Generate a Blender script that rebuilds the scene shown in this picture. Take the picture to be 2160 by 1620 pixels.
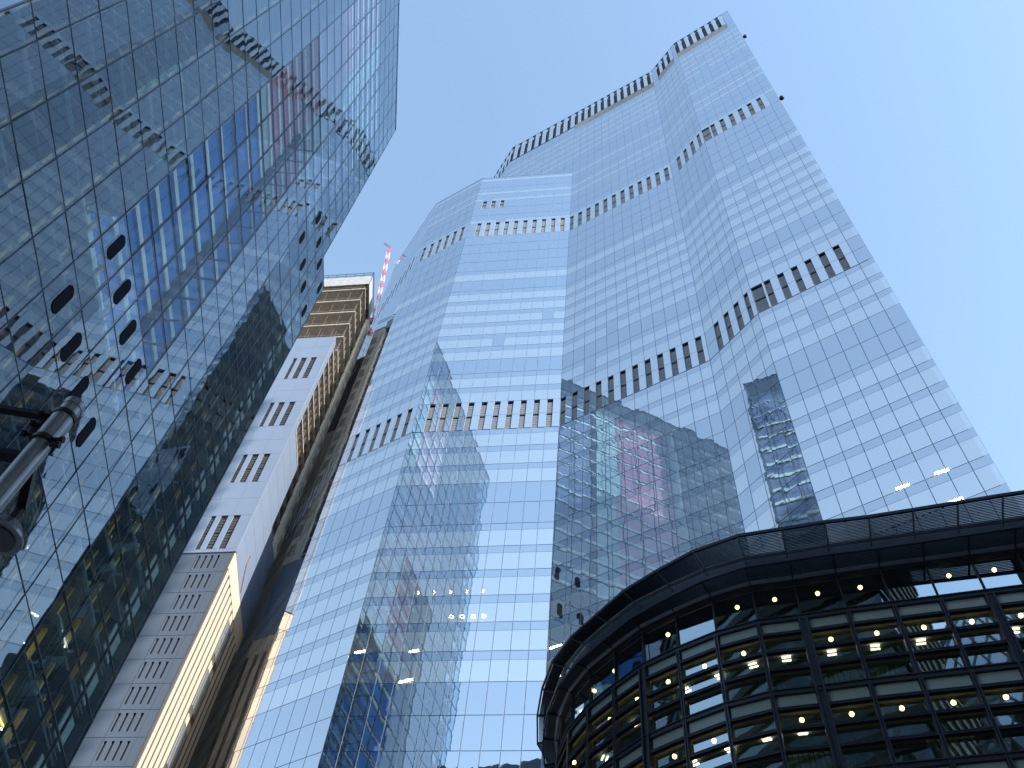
import bpy, math, random
from mathutils import Vector, Matrix
random.seed(7)
sc = bpy.context.scene
for o in list(bpy.data.objects):
    bpy.data.objects.remove(o, do_unlink=True)
R = math.radians

# ------------------------------------------------------------------ camera
EYE = 1.6                                   # eye height; everything below is built relative to the eye, lifted at the end
F_PX, W_PX, H_PX = 2050.0, 2160.0, 1620.0
ZX, ZY = 1250.0, -458.0                     # vanishing point of the verticals
def basis():
    u = Vector(((ZX-1080)/F_PX, -(ZY-810)/F_PX, -1.0)).normalized()
    fw = Vector((0, 0, -1)); y = (fw - u*fw.dot(u)).normalized()
    return Matrix((y.cross(u), y, u))
CAMROT = basis()
cam_d = bpy.data.cameras.new('camera'); cam = bpy.data.objects.new('camera', cam_d)
sc.collection.objects.link(cam); sc.camera = cam
cam_d.sensor_width = 36.0; cam_d.lens = 36.0*F_PX/W_PX; cam_d.clip_start = 0.05; cam_d.clip_end = 8000
cam.matrix_world = CAMROT.to_4x4()
def px(p):                                   # world point -> photograph pixel, only used to rank pieces by size
    c = CAMROT.transposed() @ Vector(p)
    if c.z > -0.1: return None
    return 1080+F_PX*c.x/-c.z, 810-F_PX*c.y/-c.z

# ------------------------------------------------------------------ world and sun
SUN_AZ, SUN_EL = 133.5, 29.0                 # azimuth clockwise from +Y
w = bpy.data.worlds.new('World'); sc.world = w; w.use_nodes = True
nt = w.node_tree; bg = nt.nodes['Background']
sky = nt.nodes.new('ShaderNodeTexSky'); sky.sky_type = 'NISHITA'; sky.sun_disc = False
sky.sun_elevation = R(SUN_EL); sky.sun_rotation = R(SUN_AZ)
sky.altitude = 0; sky.air_density = 1.6; sky.dust_density = 0.1; sky.ozone_density = 1.0
nt.links.new(sky.outputs[0], bg.inputs[0]); bg.inputs[1].default_value = 0.15
sl = bpy.data.lights.new('sun', 'SUN'); sl.energy = 3.3; sl.angle = R(0.53); sl.color = (1.0, 0.94, 0.85)
sun = bpy.data.objects.new('sun', sl); sc.collection.objects.link(sun)
sd = Vector((math.sin(R(SUN_AZ))*math.cos(R(SUN_EL)), math.cos(R(SUN_AZ))*math.cos(R(SUN_EL)), math.sin(R(SUN_EL))))
sun.rotation_euler = sd.to_track_quat('Z', 'Y').to_euler(); sun.location = (0, -40, 300)
vs = sc.view_settings; vs.view_transform = 'Standard'; vs.look = 'None'; vs.exposure = 1.3; vs.gamma = 1.0; vs.use_curve_mapping = False
sc.render.engine = 'CYCLES'
sc.cycles.transparent_max_bounces = 32; sc.cycles.max_bounces = 10; sc.cycles.glossy_bounces = 6
sc.render.resolution_x = 1024; sc.render.resolution_y = 768

# ------------------------------------------------------------------ materials
MATS = {}
def newmat(name):
    m = bpy.data.materials.new(name); m.use_nodes = True; m.node_tree.nodes.clear()
    out = m.node_tree.nodes.new('ShaderNodeOutputMaterial'); MATS[name] = m
    return m, m.node_tree, out
def nd(nt, t, **k):
    n = nt.nodes.new(t)
    for a, b in k.items(): setattr(n, a, b)
    return n
def plain(name, col, rough=0.6, metal=0.0, var=0.12, scale=0.8, bump=0.0, spec=0.4, bscale=12):
    m, nt, out = newmat(name); L = nt.links
    b = nd(nt, 'ShaderNodeBsdfPrincipled'); b.inputs['Roughness'].default_value = rough; b.inputs['Metallic'].default_value = metal
    b.inputs['Specular IOR Level'].default_value = spec
    tc = nd(nt, 'ShaderNodeTexCoord'); no = nd(nt, 'ShaderNodeTexNoise'); no.inputs['Scale'].default_value = scale; no.inputs['Detail'].default_value = 6
    L.new(tc.outputs['Object'], no.inputs['Vector'])
    mx = nd(nt, 'ShaderNodeMix', data_type='RGBA')
    mx.inputs[6].default_value = tuple(c*(1-var*1.6) for c in col)+(1,); mx.inputs[7].default_value = tuple(min(1, c*(1+var*1.6)) for c in col)+(1,)
    L.new(no.outputs['Fac'], mx.inputs[0]); L.new(mx.outputs[2], b.inputs['Base Color'])
    if bump:
        n2 = nd(nt, 'ShaderNodeTexNoise'); n2.inputs['Scale'].default_value = bscale; L.new(tc.outputs['Object'], n2.inputs['Vector'])
        bp = nd(nt, 'ShaderNodeBump'); bp.inputs['Distance'].default_value = bump; L.new(n2.outputs['Fac'], bp.inputs['Height']); L.new(bp.outputs[0], b.inputs['Normal'])
    L.new(b.outputs[0], out.inputs[0]); return m
def glass(name, base, edge, tint, diff, trans, ttint=(1, 1, 1), wave=0.003, wscale=0.7, rough=0.012, dvar=0.15, power=3.0):
    """coated facade glass: mirror share base..edge by angle, rest split between a pale body and clear see-through"""
    m, nt, out = newmat(name); L = nt.links
    tc = nd(nt, 'ShaderNodeTexCoord'); no = nd(nt, 'ShaderNodeTexNoise'); no.inputs['Scale'].default_value = wscale; no.inputs['Detail'].default_value = 1.5
    L.new(tc.outputs['Object'], no.inputs['Vector'])
    bp = nd(nt, 'ShaderNodeBump'); bp.inputs['Distance'].default_value = wave; bp.inputs['Strength'].default_value = 1.0; L.new(no.outputs['Fac'], bp.inputs['Height'])
    gl = nd(nt, 'ShaderNodeBsdfGlossy'); gl.inputs['Color'].default_value = tint+(1,); gl.inputs['Roughness'].default_value = rough; L.new(bp.outputs[0], gl.inputs['Normal'])
    df = nd(nt, 'ShaderNodeBsdfDiffuse')
    n2 = nd(nt, 'ShaderNodeTexNoise'); n2.inputs['Scale'].default_value = 0.35; n2.inputs['Detail'].default_value = 3; L.new(tc.outputs['Object'], n2.inputs['Vector'])
    mc = nd(nt, 'ShaderNodeMix', data_type='RGBA'); mc.inputs[6].default_value = tuple(c*(1-dvar) for c in diff)+(1,); mc.inputs[7].default_value = tuple(min(1, c*(1+dvar)) for c in diff)+(1,)
    L.new(n2.outputs['Fac'], mc.inputs[0]); L.new(mc.outputs[2], df.inputs['Color'])
    tr = nd(nt, 'ShaderNodeBsdfTransparent'); tr.inputs['Color'].default_value = ttint+(1,)
    body = nd(nt, 'ShaderNodeMixShader'); body.inputs[0].default_value = trans; L.new(df.outputs[0], body.inputs[1]); L.new(tr.outputs[0], body.inputs[2])
    lw = nd(nt, 'ShaderNodeLayerWeight'); lw.inputs['Blend'].default_value = 0.5
    pw = nd(nt, 'ShaderNodeMath', operation='POWER'); pw.inputs[1].default_value = power; L.new(lw.outputs['Facing'], pw.inputs[0])
    ma = nd(nt, 'ShaderNodeMath', operation='MULTIPLY_ADD', use_clamp=True); ma.inputs[1].default_value = edge-base; ma.inputs[2].default_value = base; L.new(pw.outputs[0], ma.inputs[0])
    mx = nd(nt, 'ShaderNodeMixShader'); L.new(ma.outputs[0], mx.inputs[0]); L.new(body.outputs[0], mx.inputs[1]); L.new(gl.outputs[0], mx.inputs[2])
    L.new(mx.outputs[0], out.inputs[0]); return m
def emit(name, col, s):
    m, nt, out = newmat(name); e = nd(nt, 'ShaderNodeEmission'); e.inputs[0].default_value = col+(1,); e.inputs[1].default_value = s
    nt.links.new(e.outputs[0], out.inputs[0]); return m

TW = (1.0, 0.975, 0.95)
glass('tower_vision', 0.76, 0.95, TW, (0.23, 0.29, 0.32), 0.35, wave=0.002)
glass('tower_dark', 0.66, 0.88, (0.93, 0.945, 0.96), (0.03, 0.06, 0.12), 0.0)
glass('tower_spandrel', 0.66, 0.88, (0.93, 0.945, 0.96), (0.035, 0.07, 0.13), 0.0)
plain('tower_joint', (0.30, 0.38, 0.50), 0.4, 0.2)
plain('tower_louvre', (0.27, 0.27, 0.28), 0.5, 0.3, var=0.2, scale=3)
plain('tower_void', (0.012, 0.013, 0.018), 0.7)
plain('tower_beige', (0.22, 0.225, 0.24), 0.6)
plain('tower_core', (0.03, 0.035, 0.045), 0.8)
glass('lift_glass', 0.15, 0.95, (0.80, 0.92, 1.0), (0.02, 0.05, 0.07), 0.94, (0.58, 0.75, 0.83), wave=0.007, wscale=0.26, power=3.6)
glass('return_glass', 0.15, 0.8, (0.8, 0.9, 1), (0.02, 0.05, 0.07), 0.95, (0.75, 0.85, 0.9))
glass('lift_clear', 0.05, 0.55, (0.80, 0.92, 1.0), (0.02, 0.05, 0.07), 0.98, (0.74, 0.86, 0.93), wave=0.007, wscale=0.26, power=4.0)
plain('lift_mullion', (0.015, 0.03, 0.045), 0.35, 0.5)
plain('lift_slot', (0.008, 0.012, 0.022), 0.9, spec=0.05)
plain('lift_plate', (0.09, 0.12, 0.14), 0.7, var=0.2)
plain('steel_yellow', (0.80, 0.46, 0.09), 0.5, var=0.15)
plain('steel_dark', (0.06, 0.075, 0.085), 0.5, 0.3)
plain('lift_core', (0.06, 0.09, 0.12), 0.8, var=0.3, scale=0.3)
plain('panel_blue', (0.015, 0.16, 0.58), 0.35, var=0.2, scale=0.4)
plain('panel_red', (0.62, 0.20, 0.30), 0.4, var=0.2, scale=0.4)
plain('panel_lavender', (0.20, 0.20, 0.36), 0.4, var=0.2)
plain('panel_pale', (0.42, 0.52, 0.55), 0.5, var=0.15)
plain('panel_white', (0.82, 0.88, 0.84), 0.5)
plain('steel_red', (0.65, 0.06, 0.05), 0.5)
plain('steel_green', (0.30, 0.85, 0.40), 0.5)
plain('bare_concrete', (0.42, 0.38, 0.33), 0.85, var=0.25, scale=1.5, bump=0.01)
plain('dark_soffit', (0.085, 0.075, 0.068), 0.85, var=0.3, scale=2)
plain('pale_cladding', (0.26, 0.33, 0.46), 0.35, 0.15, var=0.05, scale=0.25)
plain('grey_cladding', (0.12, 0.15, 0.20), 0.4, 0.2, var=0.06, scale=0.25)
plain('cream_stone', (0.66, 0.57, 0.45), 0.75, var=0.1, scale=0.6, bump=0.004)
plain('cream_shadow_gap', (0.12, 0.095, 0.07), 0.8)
plain('slit_dark', (0.035, 0.037, 0.045), 0.4)
plain('window_bronze', (0.085, 0.08, 0.075), 0.35, var=0.3, scale=2)
plain('rust', (0.25, 0.12, 0.07), 0.8)
plain('pale_concrete', (0.80, 0.74, 0.64), 0.85, var=0.1)
plain('safety_net', (0.42, 0.44, 0.46), 0.9, var=0.2, scale=1.2)
glass('strip_window', 0.5, 0.95, (0.9, 0.95, 1), (0.45, 0.55, 0.65), 0.0)
glass('curve_glass', 0.50, 0.95, (0.82, 0.95, 1.0), (0.010, 0.025, 0.025), 0.85, (0.55, 0.75, 0.70), wave=0.0025, wscale=0.6, power=2.6)
plain('curve_spandrel', (0.30, 0.40, 0.43), 0.25, 0.0, var=0.08, scale=0.5, spec=0.6)
plain('curve_metal', (0.045, 0.056, 0.082), 0.42, 0.35, var=0.2, scale=3)
plain('curve_tube', (0.36, 0.40, 0.46), 0.35, 0.5)
plain('curve_inside', (0.10, 0.18, 0.17), 0.8, var=0.3)
plain('curve_ceiling', (0.12, 0.17, 0.16), 0.8)
plain('curtain', (0.16, 0.27, 0.27), 0.9, var=0.35, scale=5)
emit('globe_light', (1.0, 0.62, 0.22), 6.0)
emit('tube_light', (1.0, 0.78, 0.50), 4.0)
emit('strip_light', (1.0, 0.86, 0.62), 22.0)
plain('lamp_grey', (0.30, 0.31, 0.33), 0.38, 0.55, var=0.15, scale=4, bump=0.0008, bscale=60)
plain('lamp_black', (0.012, 0.012, 0.014), 0.45, 0.2)
glass('lamp_lens', 0.10, 0.6, (1, 1, 1), (0.03, 0.035, 0.035), 0.0)
plain('crane_red', (0.62, 0.05, 0.07), 0.5)
plain('crane_white', (0.75, 0.72, 0.74), 0.5)
glass('gherkin_blue', 0.50, 0.9, (0.9, 0.97, 1), (0.30, 0.44, 0.54), 0.0)
glass('gherkin_dark', 0.15, 0.85, (0.7, 0.85, 0.9), (0.02, 0.035, 0.045), 0.0)
plain('lattice_steel', (0.10, 0.14, 0.17), 0.5)
glass('block_glass', 0.10, 0.8, (0.7, 0.85, 0.9), (0.012, 0.02, 0.024), 0.0)
plain('block_band', (0.030, 0.042, 0.050), 0.95, spec=0.03)
plain('asphalt', (0.05, 0.05, 0.052), 0.9, var=0.25, scale=3, bump=0.01)
plain('paving', (0.30, 0.29, 0.27), 0.85, var=0.2, scale=1.2, bump=0.005)

# ------------------------------------------------------------------ mesh helpers
class MB:
    def __init__(s): s.v = []; s.f = []; s.m = []; s.mats = []
    def mi(s, mat):
        if mat not in s.mats: s.mats.append(mat)
        return s.mats.index(mat)
    def hexa(s, c, mat, skip=()):             # 8 corners: 0-3 one face, 4-7 the opposite one
        b = len(s.v); s.v += [tuple(x) for x in c]; k = s.mi(mat)
        for i, q in enumerate(((0, 3, 2, 1), (4, 5, 6, 7), (0, 1, 5, 4), (1, 2, 6, 5), (2, 3, 7, 6), (3, 0, 4, 7))):
            if i in skip: continue
            s.f.append(tuple(b+j for j in q)); s.m.append(k)
    def poly(s, pts, mat):
        b = len(s.v); s.v += [tuple(p) for p in pts]; s.f.append(tuple(range(b, b+len(pts)))); s.m.append(s.mi(mat))
    def prism(s, plan, z0, z1, mat, cap=True):
        n = len(plan); b = len(s.v); k = s.mi(mat)
        s.v += [(p[0], p[1], z0) for p in plan] + [(p[0], p[1], z1) for p in plan]
        for i in range(n):
            j = (i+1) % n; s.f.append((b+i, b+j, b+n+j, b+n+i)); s.m.append(k)
        if cap:
            s.f.append(tuple(b+n+i for i in range(n))); s.m.append(k); s.f.append(tuple(b+i for i in reversed(range(n)))); s.m.append(k)
    def bar(s, a, b, wd, ht, mat, up=(0, 0, 1)):
        a = Vector(a); b = Vector(b); d = (b-a).normalized(); u = Vector(up)
        if abs(d.dot(u)) > 0.95: u = Vector((1, 0, 0))
        x = d.cross(u).normalized()*(wd/2); y = x.cross(d).normalized()*(ht/2)
        s.hexa([a-x-y, a+x-y, a+x+y, a-x+y, b-x-y, b+x-y, b+x+y, b-x+y], mat)
    def tube(s, a, b, r, mat, n=14, r2=None, cap=True):
        a = Vector(a); b = Vector(b); d = (b-a).normalized(); u = Vector((0, 0, 1)) if abs(d.z) < 0.9 else Vector((1, 0, 0))
        x = d.cross(u).normalized(); y = d.cross(x); r2 = r if r2 is None else r2; k = s.mi(mat); o = len(s.v)
        for p, rr in ((a, r), (b, r2)):
            s.v += [tuple(p+x*math.cos(2*math.pi*i/n)*rr+y*math.sin(2*math.pi*i/n)*rr) for i in range(n)]
        for i in range(n):
            j = (i+1) % n; s.f.append((o+i, o+j, o+n+j, o+n+i)); s.m.append(k)
        if cap: s.f.append(tuple(o+i for i in reversed(range(n)))); s.m.append(k); s.f.append(tuple(o+n+i for i in range(n))); s.m.append(k)
    def ball(s, c, r, mat, n=12, h=8):
        o = len(s.v); k = s.mi(mat); c = Vector(c)
        for i in range(h+1):
            a = math.pi*i/h
            s.v += [tuple(c+Vector((math.sin(a)*math.cos(2*math.pi*j/n), math.sin(a)*math.sin(2*math.pi*j/n), math.cos(a)))*r) for j in range(n)]
        for i in range(h):
            for j in range(n):
                q = (j+1) % n; s.f.append((o+i*n+j, o+(i+1)*n+j, o+(i+1)*n+q, o+i*n+q)); s.m.append(k)
    def mesh(s, name):
        me = bpy.data.meshes.new(name); me.from_pydata(s.v, [], s.f)
        for m in s.mats: me.materials.append(MATS[m])
        me.polygons.foreach_set('material_index', s.m); me.update(); return me
    def build(s, name, parent=None, smooth=False, kind=None):
        me = s.mesh(name)
        if smooth: me.polygons.foreach_set('use_smooth', [True]*len(me.polygons))
        o = bpy.data.objects.new(name, me); sc.collection.objects.link(o)
        if parent: o.parent = parent; o.matrix_parent_inverse = PINV[parent.name] if parent.name in PINV else Matrix()
        if kind: o['kind'] = kind
        return o
PINV = {}
def thing(name, label, cat, loc=(0, 0, -EYE), group=None):
    o = bpy.data.objects.new(name, None); sc.collection.objects.link(o); o.location = loc
    o['label'] = label; o['category'] = cat
    if group: o['group'] = group
    PINV[o.name] = Matrix.Translation(Vector(loc)).inverted(); return o
def tag(o, label, cat, group=None):
    o['label'] = label; o['category'] = cat
    if group: o['group'] = group
    return o

class Facet:                                  # a vertical plane: s runs along it, d outwards, z up
    def __init__(s, a, b=None, t=None):
        s.a = Vector(a)
        if b is not None: v = Vector(b)-s.a; s.len = v.length; s.t = v.normalized()
        else: s.t = Vector(t).normalized()
        s.n = Vector((s.t.y, -s.t.x))
    def p(s, u, d, z):
        q = s.a+s.t*u+s.n*d; return Vector((q.x, q.y, z))
    def box(s, mb, s0, s1, d0, d1, z0, z1, mat, skip=()):
        mb.hexa([s.p(s0, d0, z0), s.p(s1, d0, z0), s.p(s1, d0, z1), s.p(s0, d0, z1), s.p(s0, d1, z0), s.p(s1, d1, z0), s.p(s1, d1, z1), s.p(s0, d1, z1)], mat, skip)
    def pane(s, mb, s0, s1, z0, z1, d, mat, tilt=0.0018, th=0.04):
        a = random.gauss(0, tilt); b = random.gauss(0, tilt); c = (s0+s1)/2; e = (z0+z1)/2
        f = lambda u, z: s.p(u, d+a*(u-c)+b*(z-e), z)
        mb.hexa([s.p(s0, d-th, z0), s.p(s1, d-th, z0), s.p(s1, d-th, z1), s.p(s0, d-th, z1), f(s0, z0), f(s1, z0), f(s1, z1), f(s0, z1)], mat, (0,))
EAVE_PX = [(1134, 1620), (1144, 1516), (1178, 1445), (1228, 1354), (1292, 1273), (1383, 1201), (1502, 1147), (1635, 1115), (1964, 1073), (2160, 1049)]
def hidden_by_curve(x, y):
    if x < 1134: return False
    for (x0, y0), (x1, y1) in zip(EAVE_PX, EAVE_PX[1:]):
        if x0 <= x <= x1: return y > y0+(y1-y0)*(x-x0)/(x1-x0)
    return True
def area_px(fc, s0, s1, z0, z1, d=0):
    q = [px(fc.p(u, d, z)) for u, z in ((s0, z0), (s1, z0), (s1, z1), (s0, z1))]
    if any(k is None for k in q): return 0
    cx = sum(k[0] for k in q)/4; cy = sum(k[1] for k in q)/4
    if not (0 < cx < W_PX and 0 < cy < H_PX): return 0
    if fc.__dict__.get('behind', False) and hidden_by_curve(cx, cy): return 0
    return abs(sum(q[i][0]*q[(i+1) % 4][1]-q[(i+1) % 4][0]*q[i][1] for i in range(4)))/2
def emit_panes(specs, parent, limit=290, stuff_name='pane_field'):
    """specs: (facet, s0, s1, z0, z1, d, material, tilt); the largest in view become objects, the rest one joined part"""
    ranked = sorted(range(len(specs)), key=lambda i: -area_px(*specs[i][:5]))
    big = set(ranked[:limit]); rest = MB()
    for i, (fc, s0, s1, z0, z1, d, mat, tilt) in enumerate(specs):
        if i in big:
            mb = MB(); fc.pane(mb, s0, s1, z0, z1, d, mat, tilt); mb.build('pane', parent)
        else: fc.pane(rest, s0, s1, z0, z1, d, mat, tilt)
    if rest.v: rest.build(stuff_name, parent, kind='stuff')

G = -EYE                                       # ground level below the eye
# ------------------------------------------------------------------ ground
mb = MB(); mb.poly([(-3000, -3000, G), (3000, -3000, G), (3000, 3000, G), (-3000, 3000, G)], 'asphalt')
mb.build('ground')['kind'] = 'structure'
mb = MB(); mb.prism([(-32.6, -36), (3, -36), (24, 18), (3, 30), (2, 74), (-32.6, 82)], G+0.004, G+0.13, 'paving'); mb.build('pavement')['kind'] = 'structure'

# ------------------------------------------------------------------ the folded glass skyscraper
E0, E1, E2, M0 = (43.67, 47.07), (31.35, 57.15), (26.65, 65.2), (7.62, 79.45)
L1, L0 = (-13.85, 84.07), (-24.56, 92.14); F0E = (-33.9, 110.3)
tn = Vector((M0[0]-E2[0], M0[1]-E2[1])).normalized(); k3 = (-8.92-M0[0])/tn.x
E3 = (-8.92, M0[1]+tn.y*k3); E4 = (-13.5, 101.5)
ZLOW, ZTOP = 226.5, 276.0
tower = thing('glass_skyscraper', 'tall pale blue glass skyscraper with folded facets and bands of dark slots', 'skyscraper', (12, 95, G))
fR, fM, fN, fF2, fF1, fF0 = Facet(E1, E0), Facet(E2, E1), Facet(M0, E2), Facet(L1, M0), Facet(L0, L1), Facet(F0E, L0)
fU = Facet(E3, M0); fU2 = Facet(E4, E3)
for f in (fR, fM, fN, fF2): f.behind = True
ZB2, ZT2, ZB3, ZT3 = 190.4, 197.8, 117.5, 125.0
rows = []                                      # (z0, z1, kind)
z = 61.5-4.3*14
bright_low = {0: 0}
k = -14
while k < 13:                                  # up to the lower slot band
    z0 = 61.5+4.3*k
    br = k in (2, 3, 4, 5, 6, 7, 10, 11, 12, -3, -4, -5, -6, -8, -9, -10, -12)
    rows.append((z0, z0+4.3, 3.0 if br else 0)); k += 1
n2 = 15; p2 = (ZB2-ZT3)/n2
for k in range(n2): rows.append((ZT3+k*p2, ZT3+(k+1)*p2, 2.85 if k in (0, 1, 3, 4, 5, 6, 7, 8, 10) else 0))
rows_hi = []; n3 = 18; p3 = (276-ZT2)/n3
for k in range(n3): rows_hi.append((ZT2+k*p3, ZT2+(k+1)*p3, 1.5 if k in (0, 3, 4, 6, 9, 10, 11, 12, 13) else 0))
specs = []; louv = []
def cols(fc, off=0.0, mod=2.02):
    xs = [0.0]; s = off if off > 0.05 else mod
    while s < fc.len-0.3: xs.append(s); s += mod
    xs.append(fc.len); return xs
GAP = 0.04
def facade(fc, xs, zmin, zmax, dark_extra=()):
    for i in range(len(xs)-1):
        a, b = xs[i]+GAP, xs[i+1]-GAP
        if b-a < 0.25: continue
        for (z0, z1, h) in rows+rows_hi:
            if z0 < zmin-0.1 or z0 > zmax-0.7: continue
            z1 = min(z1, zmax)
            j = random.random()
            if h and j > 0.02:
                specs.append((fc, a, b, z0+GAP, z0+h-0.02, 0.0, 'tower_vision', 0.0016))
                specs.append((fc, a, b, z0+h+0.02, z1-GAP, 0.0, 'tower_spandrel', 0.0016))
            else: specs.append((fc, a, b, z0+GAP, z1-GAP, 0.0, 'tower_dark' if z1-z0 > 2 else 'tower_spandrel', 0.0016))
def slots(fc, xs, zb, zt, which=None, wide=0.45):
    """slot band: a metal slot in the left part of each bay, glass fin panes in the right part"""
    zm = (zb+zt)/2
    for i in range(len(xs)-1):
        a, b = xs[i], xs[i+1]
        if b-a < 0.5 or (which and not which(i)):
            specs.append((fc, a+GAP, b-GAP, zb+GAP, zm-GAP, 0.0, 'tower_spandrel', 0.001)); specs.append((fc, a+GAP, b-GAP, zm+GAP, zt-GAP, 0.0, 'tower_spandrel', 0.001)); continue
        m = a+(0.9 if b-a > 1.5 else (b-a)*0.5)
        if fc is fR and i == 0: m = b-0.3
        for q0, q1 in ((zb, zm), (zm, zt)):
            specs.append((fc, m+GAP, b-GAP, q0+GAP, q1-0.02, 0.0, 'tower_vision', 0.001))
        louv.append((fc, a+0.06, m, zb+0.05, zt-0.05))
layout = [(fR, cols(fR, 1.95), ZTOP), (fM, cols(fM, 1.85), ZTOP), (fN, cols(fN), ZTOP), (fF2, cols(fF2, 1.75), ZLOW), (fF1, cols(fF1, 1.25), ZLOW), (fF0, cols(fF0), ZLOW)]
for fc, xs, zt in layout:
    facade(fc, xs, G, ZB3); 
    slots(fc, xs, ZB3, ZT3, (lambda i: i > 0) if fc in (fF2, fF1, fM) else ((lambda i: i < 7) if fc is fR else None))
    facade(fc, xs, ZT3, ZB2)
    slots(fc, xs, ZB2, ZT2, (lambda i: i > 0) if fc in (fF2, fF1, fM) else ((lambda i: i < 7) if fc is fR else None))
    facade(fc, xs, ZT2, 263.0 if zt > 250 else ZLOW)
zk = ZT2+2*p3
specs = [q for q in specs if not (q[0] is fF2 and abs((q[3]+q[4])/2-(zk+p3/2)) < 2.2 and 1.5 < q[1] < 7.6)]
for i in (1, 2, 3):
    a, b = layout[3][1][i], layout[3][1][i+1]
    specs.append((fF2, a+0.9+GAP, b-GAP, zk+GAP, zk+p3-GAP, 0.0, 'tower_dark', 0.001)); louv.append((fF2, a+0.06, a+0.9, zk+0.05, zk+p3-0.05))
xsU = [fU.len*i/9 for i in range(10)]; xsU2 = [fU2.len*i/5 for i in range(6)]
facade(fU, xsU, ZLOW-4.3, 263.0); facade(fU2, xsU2, ZLOW-4.3, 263.0)
# crown: tall slots, a beige sill panel below most of them
crown = []; fill = []
for fc, xs in ((fR, layout[0][1]), (fM, layout[1][1]), (fN, layout[2][1]), (fU, xsU), (fU2, xsU2)):
    for i in range(len(xs)-1):
        a, b = xs[i], xs[i+1]
        if b-a < 0.5 or (fc is fR and i > 6) or (fc is fM and i in (0, 4)):
            specs.append((fc, a+GAP, b-GAP, 263.0+GAP, ZTOP-GAP, 0.0, 'tower_spandrel', 0.001)); continue
        m = a+(0.9 if b-a > 1.5 else (b-a)*0.5)
        sill = fc in (fR, fM) or fc is fN
        zs = 264.6 if sill else 263.6
        specs.append((fc, m+GAP, b-GAP, zs, ZTOP-GAP, 0.0, 'tower_vision', 0.001))
        crown.append((fc, a+0.05, m, zs, ZTOP-0.02))
        if sill:
            crown.append((fc, a+0.02, b-0.02, 260.0, zs-0.04, 'sill')); fill.append((fc, a+GAP, b-GAP, 258.68, 259.95, 0.0, 'tower_spandrel', 0.001))
sill_rng = (260.8, 263.1)
specs = [q for q in specs if not (q[0] in (fR, fM, fN) and q[4] > 259.5 and q[4] < 264 and not (q[0] is fR and q[1] > 13.2) and not (q[0] is fM and (q[1] < 1.2 or q[1] > 7.2)))]
specs += fill
emit_panes(specs, tower)
for fc, s0, s1, z0, z1 in louv:                # each slot: a recessed metal louvre, dark head and waist gaps
    mb = MB(); zm = (z0+z1)/2
    for q0, q1 in ((z0, zm-0.45), (zm, z1-0.7)):
        fc.box(mb, s0, s1, -0.22, -0.14, q0, q1, 'tower_louvre')
        for j in range(5): fc.box(mb, s0, s1, -0.14, -0.11, q0+(q1-q0)*(j+0.3)/5, q0+(q1-q0)*(j+0.55)/5, 'tower_louvre')
    fc.box(mb, s0, s1, -0.5, -0.42, z0, z1, 'tower_void')
    mb.build('louvre', tower)
for c in crown:
    fc, s0, s1, z0, z1 = c[:5]; mb = MB()
    if len(c) == 6: fc.box(mb, s0, s1, -0.25, -0.05, z0, z1, 'tower_beige'); mb.build('sill_panel', tower); continue
    fc.box(mb, s0, s1, -0.55, -0.45, z0, z1, 'tower_void')
    for j in range(8): fc.box(mb, s0, s1, -0.42, -0.3, z0+(z1-z0)*j/8, z0+(z1-z0)*(j+0.12)/8, 'tower_louvre')
    mb.build('crown_slot', tower)
mb = MB()
back = -1.3
def inset(plan, d):                            # plan listed right-to-left as seen from the street
    out = []; n = len(plan)
    for i in range(n):
        a, b, c = Vector(plan[i-1]), Vector(plan[i]), Vector(plan[(i+1) % n])
        n1 = (b-a).normalized(); n2 = (c-b).normalized(); q1 = Vector((n1.y, -n1.x)); q2 = Vector((n2.y, -n2.x)); q = (q1+q2); q = q/max(0.3, (1+q1.dot(q2)))
        out.append(tuple(b-q*d))
    return out
BACKP = [(61.0, 65.8), (64, 118), (-14, 150), (-33, 128)]
lowplan = [F0E, L0, L1, M0, E2, E1, E0]+BACKP
upplan = [E4, E3, M0, E2, E1, E0, (61, 65.8), (62, 112), (0, 126)]
mb.prism(inset(lowplan, 0.6), G, ZLOW-0.3, 'tower_core'); mb.build('inner_wall', tower)
mb = MB(); mb.prism(inset(upplan, 0.75), ZLOW-0.3, ZTOP-0.4, 'tower_core'); mb.build('upper_inner_wall', tower)
# joint grid just behind the panes: mullions and transoms as thin dark bars
mb = MB()
for fc, xs, zt in layout+[(fU, xsU, ZTOP), (fU2, xsU2, ZTOP)]:
    zb = ZLOW if fc in (fU, fU2) else G
    ztt = zt if zt < 250 else 262
    for x in xs: fc.box(mb, max(0, x-0.05), min(fc.len, x+0.05), -0.10, -0.045, zb, ztt, 'tower_joint')
    for (z0, z1, h) in rows+rows_hi:
        if z0 < zb or z0 > ztt: continue
        fc.box(mb, 0, fc.len, -0.14, -0.105, z0-0.06, z0+0.06, 'tower_joint')
mb.build('mullion_grid', tower, kind='stuff')
# parapet copings and the blind side walls
for nm, pl, zt in (('coping', [F0E, L0, L1, M0], ZLOW), ('coping', [E4, E3, M0, E2, E1, E0, (61, 65.8)], ZTOP)):
    mb = MB()
    for a, b in zip(pl, pl[1:]):
        f = Facet(a, b); f.box(mb, 0, f.len, -0.4, 0.03, zt, zt+0.25, 'tower_spandrel')
    mb.build(nm, tower)
fS = Facet(E0, (61.0, 65.8)); sp = []
for i in range(13):
    for (z0, z1, h) in rows+rows_hi: sp.append((fS, i*2.0+GAP, i*2.0+2-GAP, z0+GAP, z1-GAP, 0.0, 'tower_spandrel', 0.001))
emit_panes(sp, tower, 0, 'side_pane_field')
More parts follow.
